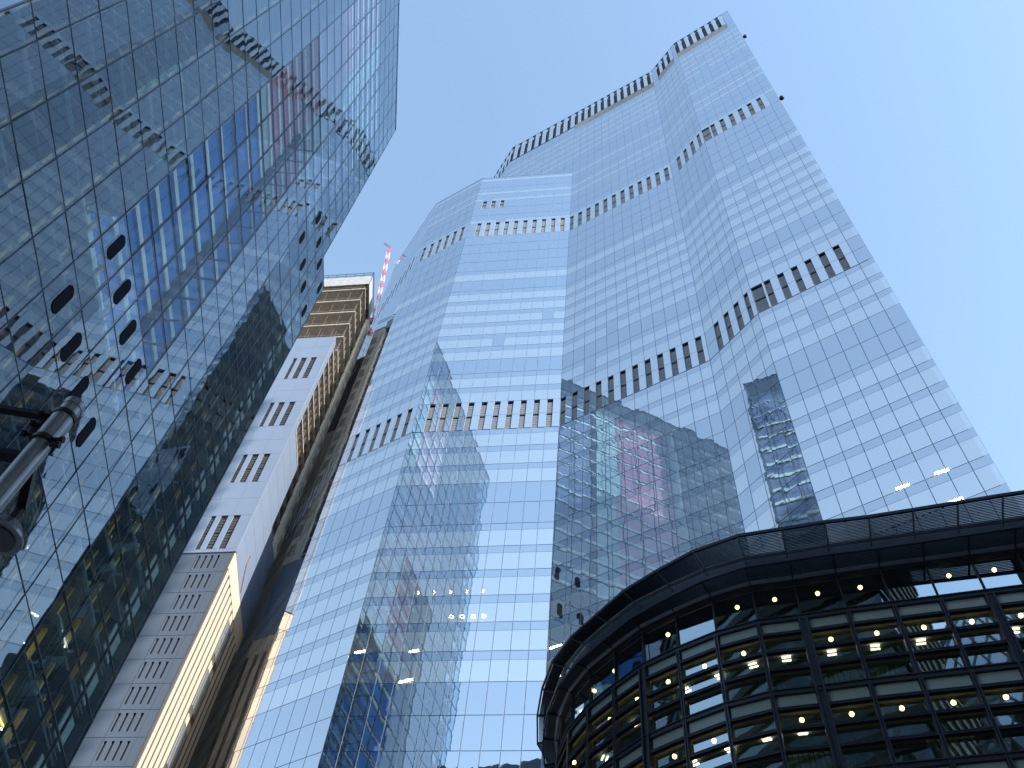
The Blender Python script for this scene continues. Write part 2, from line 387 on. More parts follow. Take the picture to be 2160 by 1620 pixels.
# lit strip lights seen through the glass
for fc, u0, u1, za, zb in ((fF2, 0.5, 1.55, 74.6, 75.0), (fF2, 6.66, 7.65, 74.6, 75.0), (fF2, 6.25, 7.6, 70.35, 70.85), (fN, 0.2, 1.6, 74.65, 74.75), (fN, 0.25, 1.6, 70.4, 70.5), (fN, 3.5, 4.9, 74.7, 74.8), (fR, 10.9, 12.25, 70.6, 70.7), (fR, 11.0, 12.3, 74.9, 74.9), (fR, 7.3, 8.6, 74.95, 75.0)):
    mb = MB(); mb.bar(fc.p(u0, -0.17, za), fc.p(u1, -0.32, zb), 0.16, 0.22, 'strip_light'); mb.build('ceiling_light', tower)
for i in range(4):
    mb = MB(); c = fF2.p(10.7+i*1.26, -0.25, 79.9)
    for q in range(10):
        a0, a1 = 2*math.pi*q/10, 2*math.pi*(q+1)/10
        mb.bar(c+Vector((math.cos(a0)*.25, 0, math.sin(a0)*.25)), c+Vector((math.cos(a1)*.25, 0, math.sin(a1)*.25)), 0.07, 0.07, 'strip_light')
    mb.build('ring_light', tower)
for i in range(5):
    mb = MB(); c = fF2.p(6.1+i*1.95, -0.25, 83.95)
    for q in range(5):
        a0, a1 = math.pi*q/5-1.5, math.pi*(q+1)/5-1.5
        mb.bar(c+Vector((math.cos(a0)*.22, 0, math.sin(a0)*.22)), c+Vector((math.cos(a1)*.22, 0, math.sin(a1)*.22)), 0.08, 0.07, 'strip_light')
    mb.build('ring_light', tower)
for rho, zc in ((64.9, 64.9*3.80), (64.9, 64.9*2.97)):
    q = Vector((math.sin(R(43.28))*rho, math.cos(R(43.28))*rho, zc)); mb = MB()
    mb.ball(q, 0.5, 'lamp_black', 12, 8); mb.tube(q, fS.p(0.9, -0.4, zc), 0.12, 'lamp_black', 8); mb.build('roof_camera', tower, smooth=False)

# ------------------------------------------------------------------ the lift tower of dark glass on the left
WD = 33.0; azw = R(1.4); dw = Vector((math.sin(azw), math.cos(azw)))
fW = Facet((-WD*dw.y, WD*dw.x), t=dw)          # s measured along the wall from the foot of the camera's perpendicular
S0, S1, SB, SR, ZW, ZV = 14.4, 65.3, 70.5, 46.9, 200.0, 134.9    # far end above and below the shoulder, return wall, roof, shoulder
lift = thing('glass_lift_tower', 'dark teal glass tower with yellow steel frame and blue shaft panels behind its panes', 'skyscraper', tuple(fW.p(40, -8, G)))
zf = [G]+[q for q in (56.7+4.6*k for k in range(-12, 32)) if q > 0]+[ZW]
bx = [S0]+[b for b in (13.0+3.83*i for i in range(14)) if S0+0.5 < b < S1-0.4]+[S1]
bl = bx[:-1]+[66.6, SB]
specs = []
for z0, z1 in zip(zf, zf[1:]):
    xs = bl if z1 < ZV+0.2 else bx
    for a, b in zip(xs, xs[1:]): specs.append((fW, a+0.05, b-0.05, z0+0.05, z1-0.05, 0.0, 'lift_clear' if 31.5 < a < 46 and 70 < z0 < ZV-1 else 'lift_glass', 0.0026))
fWn = Facet(fW.p(S0, -18, 0).xy, fW.p(S0, 0, 0).xy)      # near end
for i in range(5):
    for z0, z1 in zip(zf, zf[1:]): specs.append((fWn, i*3.6+0.05, i*3.6+3.55, z0+0.05, z1-0.05, 0.0, 'lift_glass', 0.003))
emit_panes(specs, lift)
for x in bl:
    mb = MB(); fW.box(mb, x-0.05, x+0.05, -0.22, 0.03, G, ZV if x > S1+0.5 else ZW, 'lift_mullion'); mb.build('mullion', lift)
mb = MB(); fW.box(mb, S1-0.05, S1+0.05, -0.22, 0.03, ZV, ZW, 'lift_mullion'); mb.build('mullion', lift)
for q in zf:
    mb = MB(); fW.box(mb, S0, S1 if q > ZV+1 else SB, -0.20, 0.022, q-0.05, q+0.05, 'lift_mullion'); mb.build('transom', lift)
mb = MB(); fW.box(mb, S1, SB, -18, 0.05, ZV, ZV+0.25, 'lift_mullion'); mb.build('shoulder_roof', lift)
mb = MB(); fW.box(mb, S0, S1, -18, 0.05, ZW, ZW+0.3, 'lift_mullion'); mb.build('roof', lift)
fWe = Facet(fW.p(S1, 0, 0).xy, fW.p(S1, -18, 0).xy); fVe = Facet(fW.p(SB, 0, 0).xy, fW.p(SB, -18, 0).xy)
mb = MB(); fWe.box(mb, 0.25, 18, -0.3, 0.0, ZV, ZW, 'lift_core'); fVe.box(mb, 0.25, 18, -0.2, 0.0, G, ZV, 'lift_core'); mb.build('end_wall', lift)
mb = MB(); fW.box(mb, S0+1, S1-0.5, -18, -9.5, G, ZW-1, 'lift_core'); mb.build('core_wall', lift)
# recess behind the skin: coloured shaft panels, white beams, and the glazed return that closes it
RD = -3.4
for q0, q1 in zip(zf, zf[1:]):
    if q0 < 70: continue
    mat = 'panel_blue' if q0 < 114 else ('panel_pale' if q0 < 119 else 'panel_red')
    for s0, s1, m in ((32.7, 37.3, mat), (37.35, 42.0, mat), (42.05, 46.8, mat), (46.85, 51.9, mat if q0 < ZV-2 else 'panel_pale'), (53.7, 59.2, 'panel_lavender'), (59.25, 64.9, 'panel_lavender')):
        if s0 > 52 and q0 < ZV-2: continue
        mb = MB(); fW.box(mb, s0, s1, RD-0.15, RD, q0+0.42, q1-0.42, m); mb.build('shaft_panel', lift)
    mb = MB(); fW.box(mb, 32.7, 64.9 if q0 > ZV-2 else 51.9, RD, RD+0.22, q0-0.40, q0+0.40, 'panel_white'); mb.build('shaft_beam', lift)
mb = MB(); fW.box(mb, 32.15, 32.6, RD-0.2, -0.3, 70.6, ZW-0.5, 'panel_pale'); mb.build('shaft_side', lift)
fRt = Facet(fW.p(SR, RD, 0).xy, fW.p(SR, 0, 0).xy)
for z0, z1 in zip(zf, zf[1:]):
    if z0 < 70 or z1 > ZV+0.2: continue
    for h0, h1 in ((z0, (z0+z1)/2), ((z0+z1)/2, z1)):
        mb = MB(); fRt.pane(mb, 0.2, 3.1, h0+0.05, h1-0.05, 0.0, 'return_glass', 0.002); mb.build('return_pane', lift)
    mb = MB(); fRt.box(mb, 0, 3.15, -0.06, 0.05, z0-0.16, z0+0.16, 'lift_mullion'); mb.build('return_transom', lift)
mb = MB(); fW.box(mb, SR-0.75, SR+0.05, RD+0.02, RD+0.5, 70.6, ZV, 'lift_slot'); mb.build('corner_post', lift)
# floors
for q in zf[1:-1]:
    mb = MB()
    fW.box(mb, S0+0.3, 32.0 if q > 70 else SB-0.4, -9.4, -1.0, q-0.32, q-0.02, 'lift_plate')
    if 70 < q < ZV-1: fW.box(mb, 52.2, SB-0.4, -9.0, -0.8, q-0.32, q-0.02, 'lift_plate')
    mb.build('floor_plate', lift)
# yellow steel frame
mb = MB(); md = MB(); rr = random.Random(3)
for b in bl:
    if b < 32: fW.box(mb, b+0.5, b+0.82, -1.7, -1.35, G, 150, 'steel_yellow'); fW.box(mb, b+1.6, b+1.85, -6.9, -6.6, G, 150, 'steel_yellow')
    else: fW.box(mb, b+0.4, b+0.7, -2.2, -1.85, G, 70, 'steel_yellow')
    if 52 < b < SB: fW.box(mb, b+0.3, b+0.65, -2.4, -1.9, 70, 88, 'steel_yellow'); fW.box(md, b+1.6, b+1.9, -5.2, -4.8, 70, ZV-1, 'steel_dark')
for q in zf[1:-1]:
    for a, b in zip(bl, bl[1:]):
        if q > 70 and 31.5 < a < 51: continue
        if q > ZV-2 and a > 31.5: continue
        low = q < 88
        if rr.random() < (0.7 if low else 0.4): y0 = -1.2-rr.random()*3; u0 = a+rr.random()*1.6; u1 = b-rr.random()*1.6; h0 = q+0.2+rr.random()*0.8; fW.box(mb, u0, u1, y0-0.35, y0, h0, h0+0.18+rr.random()*0.25, 'steel_yellow')
        if rr.random() < 0.5: md.bar(fW.p(a, -1.8, q+0.2), fW.p(b, -1.8, q+4.3), 0.2, 0.2, 'steel_dark')
        if rr.random() < 0.4: md.bar(fW.p(a, -5.0, q+4.2), fW.p(b, -5.0, q+0.2), 0.25, 0.25, 'lift_plate')
        if rr.random() < 0.5: u = a+rr.random()*2.5; mb.bar(fW.p(u, -1.2, q+1.0), fW.p(u+rr.random(), -6.0, q+1.0), 0.22, 0.3, 'steel_yellow')
        if rr.random() < 0.5: fW.box(md, a+0.5, a+0.5+rr.random()*2.5, -7.5, -4.5, q, q+1.2+rr.random()*1.8, 'panel_pale' if rr.random() < 0.3 else 'steel_dark')
        if rr.random() < 0.5:
            for j in range(3): md.bar(fW.p(a, -1.1-0.25*j, q+0.5+0.3*j), fW.p(b, -1.1-0.25*j, q+0.5+0.3*j), 0.05, 0.05, 'panel_pale')
mb.build('steel_frame', lift, kind='stuff'); md.build('bracing', lift, kind='stuff')
for q in zf[1:-1]:                              # pale screens of the stair landings by the far end
    if q > 125: break
    mb = MB(); fW.box(mb, 67.2, 69.6, -1.0, -0.85, q+0.7, q+3.4, 'panel_pale'); mb.build('landing_screen', lift)
mb = MB(); fW.box(mb, 26.0, 26.4, -1.6, -1.3, 45.5, 53.0, 'steel_red'); fW.box(mb, 26.0, 29.0, -1.6, -1.3, 45.5, 46.0, 'steel_red'); mb.bar(fW.p(29.4, -1.45, 46.5), fW.p(33.8, -1.45, 53.5), 0.35, 0.35, 'steel_red'); mb.build('hoist_frame', lift)
mb = MB()
for a, b in (((24.6, 87.5), (31.4, 87.5)), ((24.6, 77.5), (24.6, 87.5)), ((31.4, 77.5), (31.4, 87.5))): mb.bar(fW.p(a[0], -1.2, a[1]), fW.p(b[0], -1.2, b[1]), 0.2, 0.2, 'steel_green')
mb.build('lift_frame', lift)
def slot(fc, s, zc, h, wd):                     # rounded slot vent standing proud of the glass
    mb = MB(); n = 8; pts = []
    for i in range(n+1): a = math.pi*i/n; pts.append((s+math.cos(a)*wd/2, zc+h/2-wd/2+math.sin(a)*wd/2))
    for i in range(n+1): a = math.pi+math.pi*i/n; pts.append((s+math.cos(a)*wd/2, zc-h/2+wd/2+math.sin(a)*wd/2))
    k = len(pts); front = [fc.p(u, 0.05, z) for u, z in pts]; bk = [fc.p(u, -0.25, z) for u, z in pts]
    mb.poly(front, 'lift_slot')
    for i in range(k): mb.poly([bk[i], bk[(i+1) % k], front[(i+1) % k], front[i]], 'lift_slot')
    mb.build('slot_vent', lift)
for zc in (59.0, 68.05):
    for s in (34.0, 37.9, 41.65, 45.45): slot(fW, s, zc, 3.3, 1.05)
for s in (56.9, 61.0, 64.5, 68.4): slot(fW, s, 123.2, 3.0, 1.0)
for s in (57.9, 61.7, 65.3, 69.3): slot(fW, s, 132.6, 3.0, 1.0)
for s, zc in ((17.2, 52.0), (20, 47.4), (47.5, 42.9), (53.5, 43.4), (57.0, 48.0), (60.5, 43.2), (51.0, 38.6), (39.5, 42.8), (41.5, 38.2), (62.0, 52.4), (33, 47.6), (36, 43.0)):
    mb = MB(); mb.bar(fW.p(s, -1.2, zc), fW.p(s+0.1, -2.6, zc), 0.16, 0.06, 'strip_light'); mb.build('ceiling_light', lift)

# ------------------------------------------------------------------ the unfinished tower between them
C1 = (-33.2, 90.7); az8 = R(1.5); d8 = Vector((math.sin(az8), math.cos(az8))); azf = R(102.4); df8 = Vector((math.sin(azf), math.cos(azf)))
class Side(Facet):                             # side face, outward +x; negative s runs into the depth
    def p(s, u, d, z): return Facet.p(s, -u, d, z)
fSd = Side(C1, t=d8)
fFr = Facet(C1, t=df8)                         # front: s negative to the left
conc = thing('unfinished_tower', 'narrow tower with bare concrete floors above pale cladding and cream fins', 'skyscraper', (-45, 100, G))
DEP, LFT = 15.9, 26.0
def plan8(d0, d1, inset_=0.0):
    a = Vector(C1)
    p = lambda u, v: tuple(a+df8*u+d8*v)
    return [p(-LFT, d0), p(-inset_, d0), p(-inset_, d1), p(-LFT, d1)]
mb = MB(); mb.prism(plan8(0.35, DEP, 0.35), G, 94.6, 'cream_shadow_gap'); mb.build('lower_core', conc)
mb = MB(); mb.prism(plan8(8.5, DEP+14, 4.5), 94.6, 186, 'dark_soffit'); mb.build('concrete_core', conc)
# lower front: panels in storeys, four slits each
zz = 94.6; n = 0
while zz-3.66 > G:
    z0 = zz-3.66
    for s0, s1 in ((-1.42, 0.0), (-5.1, -1.46), (-8.2, -5.14), (-12, -8.24)):
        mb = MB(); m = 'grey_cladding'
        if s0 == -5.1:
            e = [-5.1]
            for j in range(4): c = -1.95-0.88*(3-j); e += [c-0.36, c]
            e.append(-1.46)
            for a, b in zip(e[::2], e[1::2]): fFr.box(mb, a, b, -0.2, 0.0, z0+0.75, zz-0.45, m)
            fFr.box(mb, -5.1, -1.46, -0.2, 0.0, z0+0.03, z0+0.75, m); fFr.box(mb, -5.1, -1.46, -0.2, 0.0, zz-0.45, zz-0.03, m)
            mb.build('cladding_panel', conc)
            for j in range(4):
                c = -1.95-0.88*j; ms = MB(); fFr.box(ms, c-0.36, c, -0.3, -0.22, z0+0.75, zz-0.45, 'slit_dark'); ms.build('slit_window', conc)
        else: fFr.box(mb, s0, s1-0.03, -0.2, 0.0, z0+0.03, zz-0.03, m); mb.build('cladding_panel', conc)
    zz = z0
# upper front: large panels, groups of three tall windows
gz = [153.6, 149.9, 146.2, 139.1, 135.3, 131.6, 124.6, 120.8, 117.0, 110.0, 106.2, 102.4, 95.4, 94.75]
for a, b in zip(gz, gz[1:]):
    win = abs((a-b)-7.05) < 0.2
    cuts = [-12.0, -9.0, -6.1, -3.1, 0.0]
    if not win:
        for s0, s1 in zip(cuts, cuts[1:]):
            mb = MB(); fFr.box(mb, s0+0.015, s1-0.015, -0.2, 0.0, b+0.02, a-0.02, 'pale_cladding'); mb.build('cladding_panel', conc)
    else:
        for s0, s1 in ((-12, -6.03), (-5.3, -4.58), (-3.52, -2.77), (-1.72, 0.0)):
            mb = MB(); fFr.box(mb, s0, s1, -0.2, 0.0, b+0.02, a-0.02, 'pale_cladding'); mb.build('cladding_panel', conc)
        for s0, s1 in ((-6.0, -5.33), (-4.55, -3.55), (-2.74, -1.75)):
            for q0, q1 in ((b, b+(a-b)/2-0.12), (b+(a-b)/2+0.05, a)):
                mb = MB(); fFr.box(mb, s0, s1, -0.34, -0.26, q0, q1, 'window_bronze')
                for j in range(6): fFr.box(mb, s0, s1, -0.26, -0.2, q0+(q1-q0)*(j+.2)/6, q0+(q1-q0)*(j+.45)/6, 'window_bronze')
                mb.build('window', conc)
mb = MB(); fFr.box(mb, -12, 0.05, -0.3, 0.06, 94.55, 94.75, 'slit_dark'); mb.build('shadow_joint', conc)
# side: cladding where it is already hung
for z0, z1, dep in ((94.8, 98.6, 15.6), (98.65, 102.4, 15.6), (102.45, 106.2, 15.6), (106.25, 110.2, 15.6), (110.25, 114, 9.0), (114.05, 117.6, 9.0), (117.65, 121.3, 9.0), (121.35, 125.0, 9.0), (125.05, 132, 1.7), (132.05, 139, 1.7), (139.05, 146, 1.7), (146.05, 153.6, 1.7)):
    u = 0.0
    while u < dep-0.05:
        v = min(dep, u+3.1); mb = MB(); fSd.box(mb, -v+0.01, -u-0.01, -0.2, 0.0, z0, z1, 'pale_cladding'); mb.build('cladding_panel', conc); u = v
mb = MB(); mb.bar(fSd.p(-5.3, 0.06, 99.8), fSd.p(-5.4, 0.06, 98.0), 0.12, 0.12, 'rust'); mb.bar(fSd.p(-5.4, 0.06, 98.0), fSd.p(-7.7, 0.06, 95.0), 0.12, 0.12, 'rust'); mb.build('bracket', conc)
# side: cream fins below
nf = 10
for i in range(nf):
    u = 0.2+i*1.56; mb = MB()
    if i in (5, 6):
        zq = 91.4
        while zq > 4:
            ms = MB(); fSd.box(ms, -u-1.0, -u, -0.05, 0.03, zq-7.0, zq-1.2, 'strip_window'); ms.build('strip_window', conc)
            mc = MB(); fSd.box(mc, -u-1.05, -u, -0.05, 0.04, zq-1.2, zq, 'cream_stone'); mc.build('fin', conc); zq -= 8.2
        continue
    fSd.box(mb, -u-0.88, -u, -0.05, 0.03, G, 91.5, 'cream_stone'); mb.build('fin', conc)
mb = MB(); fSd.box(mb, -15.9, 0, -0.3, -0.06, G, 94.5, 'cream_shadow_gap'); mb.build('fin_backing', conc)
mb = MB(); mb.prism(plan8(DEP, DEP+16, 1.2), G, 150, 'pale_concrete'); mb.build('rear_wall', conc)
mb = MB(); fSd.box(mb, -15.7, 0.0, -0.06, 0.075, 91.5, 94.5, 'cream_stone'); mb.build('cream_band', conc)
# open concrete floors behind the cladding
zq = 96.5; 
while zq < 188:
    hi = zq > 153.6
    d0 = 4.62 if hi else 0.6
    a = Vector(C1); p = lambda u, v: tuple(a+df8*u+d8*v)
    mb = MB(); mb.prism([p(-LFT, d0), p(-0.35, d0), p(-0.35, DEP-0.4), p(-LFT, DEP-0.4)], zq, zq+0.38, 'bare_concrete'); mb.build('floor_slab', conc)
    mb = MB()
    for v in [d0+0.4+1.55*j for j in range(9)]:
        if v > DEP-1.2: break
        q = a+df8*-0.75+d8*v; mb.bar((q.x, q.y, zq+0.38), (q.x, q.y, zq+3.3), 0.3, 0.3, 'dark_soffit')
    mb.build('edge_prop', conc)
    mb = MB()
    for u in [-0.7-2.6*j for j in range(9)]:
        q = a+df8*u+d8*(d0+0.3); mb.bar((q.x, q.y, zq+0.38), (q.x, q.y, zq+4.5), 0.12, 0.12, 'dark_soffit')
    mb.bar(a.to_3d()+Vector((df8.x*-LFT, df8.y*-LFT, 0))+Vector((d8.x*(d0+0.1), d8.y*(d0+0.1), zq+1.1)), a.to_3d()+Vector((d8.x*(d0+0.1)-0.4, d8.y*(d0+0.1), zq+1.1)), 0.06, 0.06, 'bare_concrete')
    mb.build('guard_rail', conc)
    zq += 5.25 if hi else 3.75
mb = MB(); fSd.box(mb, -DEP, -12.9, -0.5, 0.05, 110.3, 186.0, 'pale_concrete'); mb.build('hoist_shaft', conc)
for i in range(16):
    mb = MB(); fSd.box(mb, -15.4, -14.1, 0.05, 0.16, 112+4.5*i, 114.6+4.5*i, 'bare_concrete'); mb.build('shaft_opening', conc)
mb = MB()
a = Vector(C1); p = lambda u, v: tuple(a+df8*u+d8*v)
mb.prism([p(-LFT, 4.5), p(0.1, 4.5), p(0.1, DEP), p(-LFT, DEP)], 185.6, 186.2, 'bare_concrete'); mb.build('roof_slab', conc)
mb = MB(); f4 = Facet(p(-LFT, 4.45), t=df8); f4.box(mb, 0, LFT+0.1, 0, 0.12, 184.6, 188.4, 'safety_net'); mb.build('edge_screen', conc)
mb = MB(); fSd.box(mb, -12.9, -4.45, 0.02, 0.14, 184.6, 188.4, 'safety_net'); mb.build('edge_screen', conc)
mb = MB()
for j in range(13): q = Vector(p(-j*2.0, 4.4)); mb.bar((q.x, q.y, 188.4), (q.x, q.y, 190.3), 0.09, 0.09, 'steel_dark'); 
for hz in (189.2, 190.2):
    q0 = Vector(p(-LFT, 4.4)); q1 = Vector(p(0.1, 4.4)); q2 = Vector(p(0.1, DEP)); mb.bar((q0.x, q0.y, hz), (q1.x, q1.y, hz), 0.09, 0.09, 'steel_dark'); mb.bar((q1.x, q1.y, hz), (q2.x, q2.y, hz), 0.09, 0.09, 'steel_dark')
q1 = Vector(p(0.1, 4.4))
mb.bar((q1.x, q1.y, 184.6), (q1.x, q1.y, 190.4), 0.12, 0.12, 'steel_dark'); mb.build('roof_railing', conc)

# crane on its roof
def ray_pt(az, rho, te): return Vector((math.sin(R(az))*rho, math.cos(R(az))*rho, rho*te))
crane = thing('tower_crane', 'red and white lattice crane jib rising above the unfinished tower', 'crane', (-40.5, 117.5, 186.2))
def lattice(nm, a, b, wd, mats, n):
    a = Vector(a); b = Vector(b); d = (b-a).normalized(); x = d.cross(Vector((0, 0, 1))); x = x.normalized() if x.length > 0.1 else Vector((1, 0, 0)); y = d.cross(x)
    for i in range(n):
        mb = MB(); m = mats[i % len(mats)]; p0 = a+(b-a)*i/n; p1 = a+(b-a)*(i+1)/n
        c = [x*sx*wd/2+y*sy*wd/2 for sx, sy in ((-1, -1), (1, -1), (1, 1), (-1, 1))]
        for q in c: mb.bar(p0+q, p1+q, 0.11, 0.11, m)
        for j in range(4): mb.bar(p0+c[j], p1+c[(j+1) % 4], 0.06, 0.06, m); mb.bar(p0+c[j], p0+c[(j+1) % 4], 0.06, 0.06, m)
        mb.build(nm, crane)
j0 = ray_pt(-16.95, 124, 1.70); j1 = ray_pt(-18.6, 124, 2.03)
lattice('mast_section', (-40.5, 117.5, 186.2), (-40.5, 117.5, 206), 1.8, ['crane_white'], 6)
lattice('jib_section', j0, j1, 0.8, ['crane_white', 'crane_red'], 12)
mb = MB(); mb.bar((-40.5, 117.5, 206), j0, 1.2, 1.4, 'crane_red'); mb.build('machinery_deck', crane)
mb = MB(); mb.bar(j1, j1+Vector((-2.2, 0, 3.0)), 0.14, 0.14, 'steel_dark'); mb.bar(j1+Vector((-2.2, 0, 3)), j1+Vector((0.3, 0, 1.0)), 0.08, 0.08, 'steel_dark'); mb.build('jib_head', crane)

# ------------------------------------------------------------------ the curved office building on the right
raw = [(22.73, 26.75), (15.94, 29.33), (14.14, 30.08), (12.37, 30.75), (10.82, 31.72), (9.42, 32.92), (8.04, 34.25), (6.94, 35.86), (5.95, 37.52), (5.25, 39.25), (4.95, 41.3), (5.0, 43.4), (5.5, 45.4), (6.8, 47.2)]
raw = [(66.0, 10.2)]+raw
def dense(pts, n=24):
    out = []
    for i in range(len(pts)-1):
        p0 = Vector(pts[max(0, i-1)]); p1 = Vector(pts[i]); p2 = Vector(pts[i+1]); p3 = Vector(pts[min(len(pts)-1, i+2)])
        straight = i < 2
        for j in range(n):
            t = j/n
            out.append(p1.lerp(p2, t) if straight else 0.5*((2*p1)+(p2-p0)*t+(2*p0-5*p1+4*p2-p3)*t*t+(3*p1-p0-3*p2+p3)*t**3))
    out.append(Vector(pts[-1])); return out
dn = dense(raw)
acc = [0.0]
for a, b in zip(dn, dn[1:]): acc.append(acc[-1]+(b-a).length)
anchor = min(range(len(dn)), key=lambda i: (dn[i]-Vector((14.14, 30.08))).length)
BAY = 1.94
def at(s):
    for i in range(len(acc)-1):
        if acc[i+1] >= s: return dn[i].lerp(dn[i+1], (s-acc[i])/max(1e-6, acc[i+1]-acc[i]))
    return dn[-1]
n_r = int(acc[anchor]/BAY); n_l = int((acc[-1]-acc[anchor])/BAY)
nodes = [at(acc[anchor]+BAY*i) for i in range(n_l, -n_r-1, -1)]      # left (far) to right (near, outside the frame)
thick = [i for i in range(len(nodes)) if (n_l-i) % 4 == 0]
curve = thing('curved_office_building', 'low curved office building with dark louvred eaves and globe lamps lit inside', 'office building', (30, 40, G))
N = len(nodes)
nrm = []
for i in range(N):
    a = nodes[max(0, i-1)]; b = nodes[min(N-1, i+1)]; t = (b-a).normalized(); nrm.append(Vector((t.y, -t.x)))
ZC = 32.0; FL = 4.0; NFL = 8
fac = [Facet(nodes[i], nodes[i+1]) for i in range(N-1)]
glass_specs = []; spandrels = []
parts = {}
def unit(fc): return fc.len
for i, fc in enumerate(fac):
    Lb = fc.len; e0 = 0.20 if i in thick else 0.09; e1 = 0.20 if i+1 in thick else 0.09
    a, b = e0, Lb-e1
    for k in range(NFL):
        zt = ZC-FL*k
        mb = MB(); fc.box(mb, a+0.03, b-0.03, -0.06, 0.0, zt-0.80, zt-0.14, 'curve_spandrel')
        spandrels.append((mb, k, i))
        y = zt-0.82
        for j in range(3):
            h = 0.77 if j < 2 else 1.0
            glass_specs.append((fc, a+0.03, b-0.03, y-0.21-h+0.02, y-0.19, -0.08, 'curve_glass', 0.0025))
            ms = MB()
            fc.box(ms, a, b, 0.0, 0.22, y-0.05, y-0.01, 'curve_metal'); fc.box(ms, a, b, 0.02, 0.06, y-0.17, y-0.05, 'curve_metal'); fc.box(ms, a, b, 0.16, 0.20, y-0.13, y-0.05, 'curve_metal')
            parts.setdefault('shade_shelf', []).append((ms, k, i))
            y -= 0.21+h
    glass_specs.append((fc, 0.05, Lb-0.05, ZC+0.18, 34.15, -0.08, 'curve_glass', 0.0025))
emit_panes(glass_specs, curve)
def emit_group(lst, nm, limit=290):
    rest = MB()
    order = sorted(range(len(lst)), key=lambda q: (lst[q][1], abs(lst[q][2]-n_l-2)))
    keep = set(order[:limit])
    for q, (m, k, i) in enumerate(lst):
        if q in keep: m.build(nm, curve)
        else:
            o = len(rest.v); rest.v += m.v; rest.f += [tuple(o+j for j in f) for f in m.f]
            for mm in m.m: rest.m.append(rest.mi(m.mats[mm]))
    if rest.v: rest.build(nm+'_field', curve, kind='stuff')
emit_group(spandrels, 'spandrel_panel'); emit_group(parts['shade_shelf'], 'shade_shelf')
def ring(mb, off0, off1, z0, z1, mat, i0=0, i1=None):
    i1 = N-1 if i1 is None else i1
    for i in range(i0, i1):
        p = [nodes[i]+nrm[i]*off0, nodes[i+1]+nrm[i+1]*off0, nodes[i+1]+nrm[i+1]*off1, nodes[i]+nrm[i]*off1]
        mb.hexa([(q.x, q.y, z0) for q in p]+[(q.x, q.y, z1) for q in p], mat)
for k in range(NFL+1):
    z = ZC-FL*k
    mb = MB(); ring(mb, -0.1, 0.14, z-0.13, z+0.05, 'curve_metal'); ring(mb, 0.02, 0.20, z+0.055, z+0.11, 'curve_metal'); mb.build('floor_ledge', curve)
    mb = MB(); ring(mb, -12.0, -0.14, z-0.30, z-0.02, 'curve_ceiling'); mb.build('ceiling', curve)
for i in range(N):
    wd = 0.34 if i in thick else 0.13; t = Vector((-nrm[i].y, nrm[i].x)); mb = MB(); f = Facet(nodes[i], t=-t if Vector((t.y, -t.x)).dot(nrm[i]) < 0 else t)
    if i in thick:
        f.box(mb, -0.20, -0.11, -0.1, 0.22, G, ZC-0.13, 'curve_metal'); f.box(mb, 0.11, 0.20, -0.1, 0.22, G, ZC-0.13, 'curve_metal'); f.box(mb, -0.11, 0.11, -0.1, 0.10, G, ZC-0.13, 'curve_metal')
    else:
        f.box(mb, -0.085, -0.02, -0.1, 0.17, G, ZC-0.13, 'curve_metal'); f.box(mb, 0.02, 0.085, -0.1, 0.17, G, ZC-0.13, 'curve_metal'); f.box(mb, -0.02, 0.02, -0.1, 0.08, G, ZC-0.13, 'curve_metal')
    f.box(mb, -0.03, 0.03, -0.12, 0.03, ZC+0.11, 34.2, 'curve_metal'); mb.build('mullion', curve)
mb = MB(); ring(mb, -0.3, 0.0, 34.2, 36.15, 'curve_metal'); mb.build('fascia', curve)
mb = MB(); ring(mb, -14.0, 0.0, 36.15, 36.4, 'curve_metal'); mb.build('roof', curve)
mb = MB(); ring(mb, -12.4, -12.0, G, 36.1, 'curve_inside'); mb.build('inner_wall', curve)
# louvred canopies
EAVE = [(23.5, 24.8), (19.7, 26.1), (16.45, 27.3), (13.1, 28.45), (11.7, 29.05), (10.5, 29.9), (9.25, 30.8), (8.15, 31.95), (7.25, 33.15), (6.5, 34.55), (5.85, 35.95), (5.4, 37.5), (5.05, 39.1), (4.62, 41.0), (4.3, 42.5), (4.14, 43.8), (4.1, 45.2), (4.5, 48.1)]
def seg_dist(p, a, b):
    t = max(0, min(1, (p-a).dot(b-a)/(b-a).length_squared)); return (p-a.lerp(b, t)).length
reach = []                                     # how far the eaves stand out: narrower round the far end
for i in range(N):
    d = min(seg_dist(nodes[i], Vector(a), Vector(b)) for a, b in zip(EAVE, EAVE[1:]))
    reach.append(1.85 if nodes[i].x > 20 else max(1.15, min(1.95, d)))
reach = [sum(reach[max(0, i-1):i+2])/len(reach[max(0, i-1):i+2]) for i in range(N)]
def vring(mb, f0, f1, z0, z1, mat):            # ring whose offsets are functions of the node
    for i in range(N-1):
        p = [nodes[i]+nrm[i]*f0(i), nodes[i+1]+nrm[i+1]*f0(i+1), nodes[i+1]+nrm[i+1]*f1(i+1), nodes[i]+nrm[i]*f1(i)]
        mb.hexa([(q.x, q.y, z0) for q in p]+[(q.x, q.y, z1) for q in p], mat)
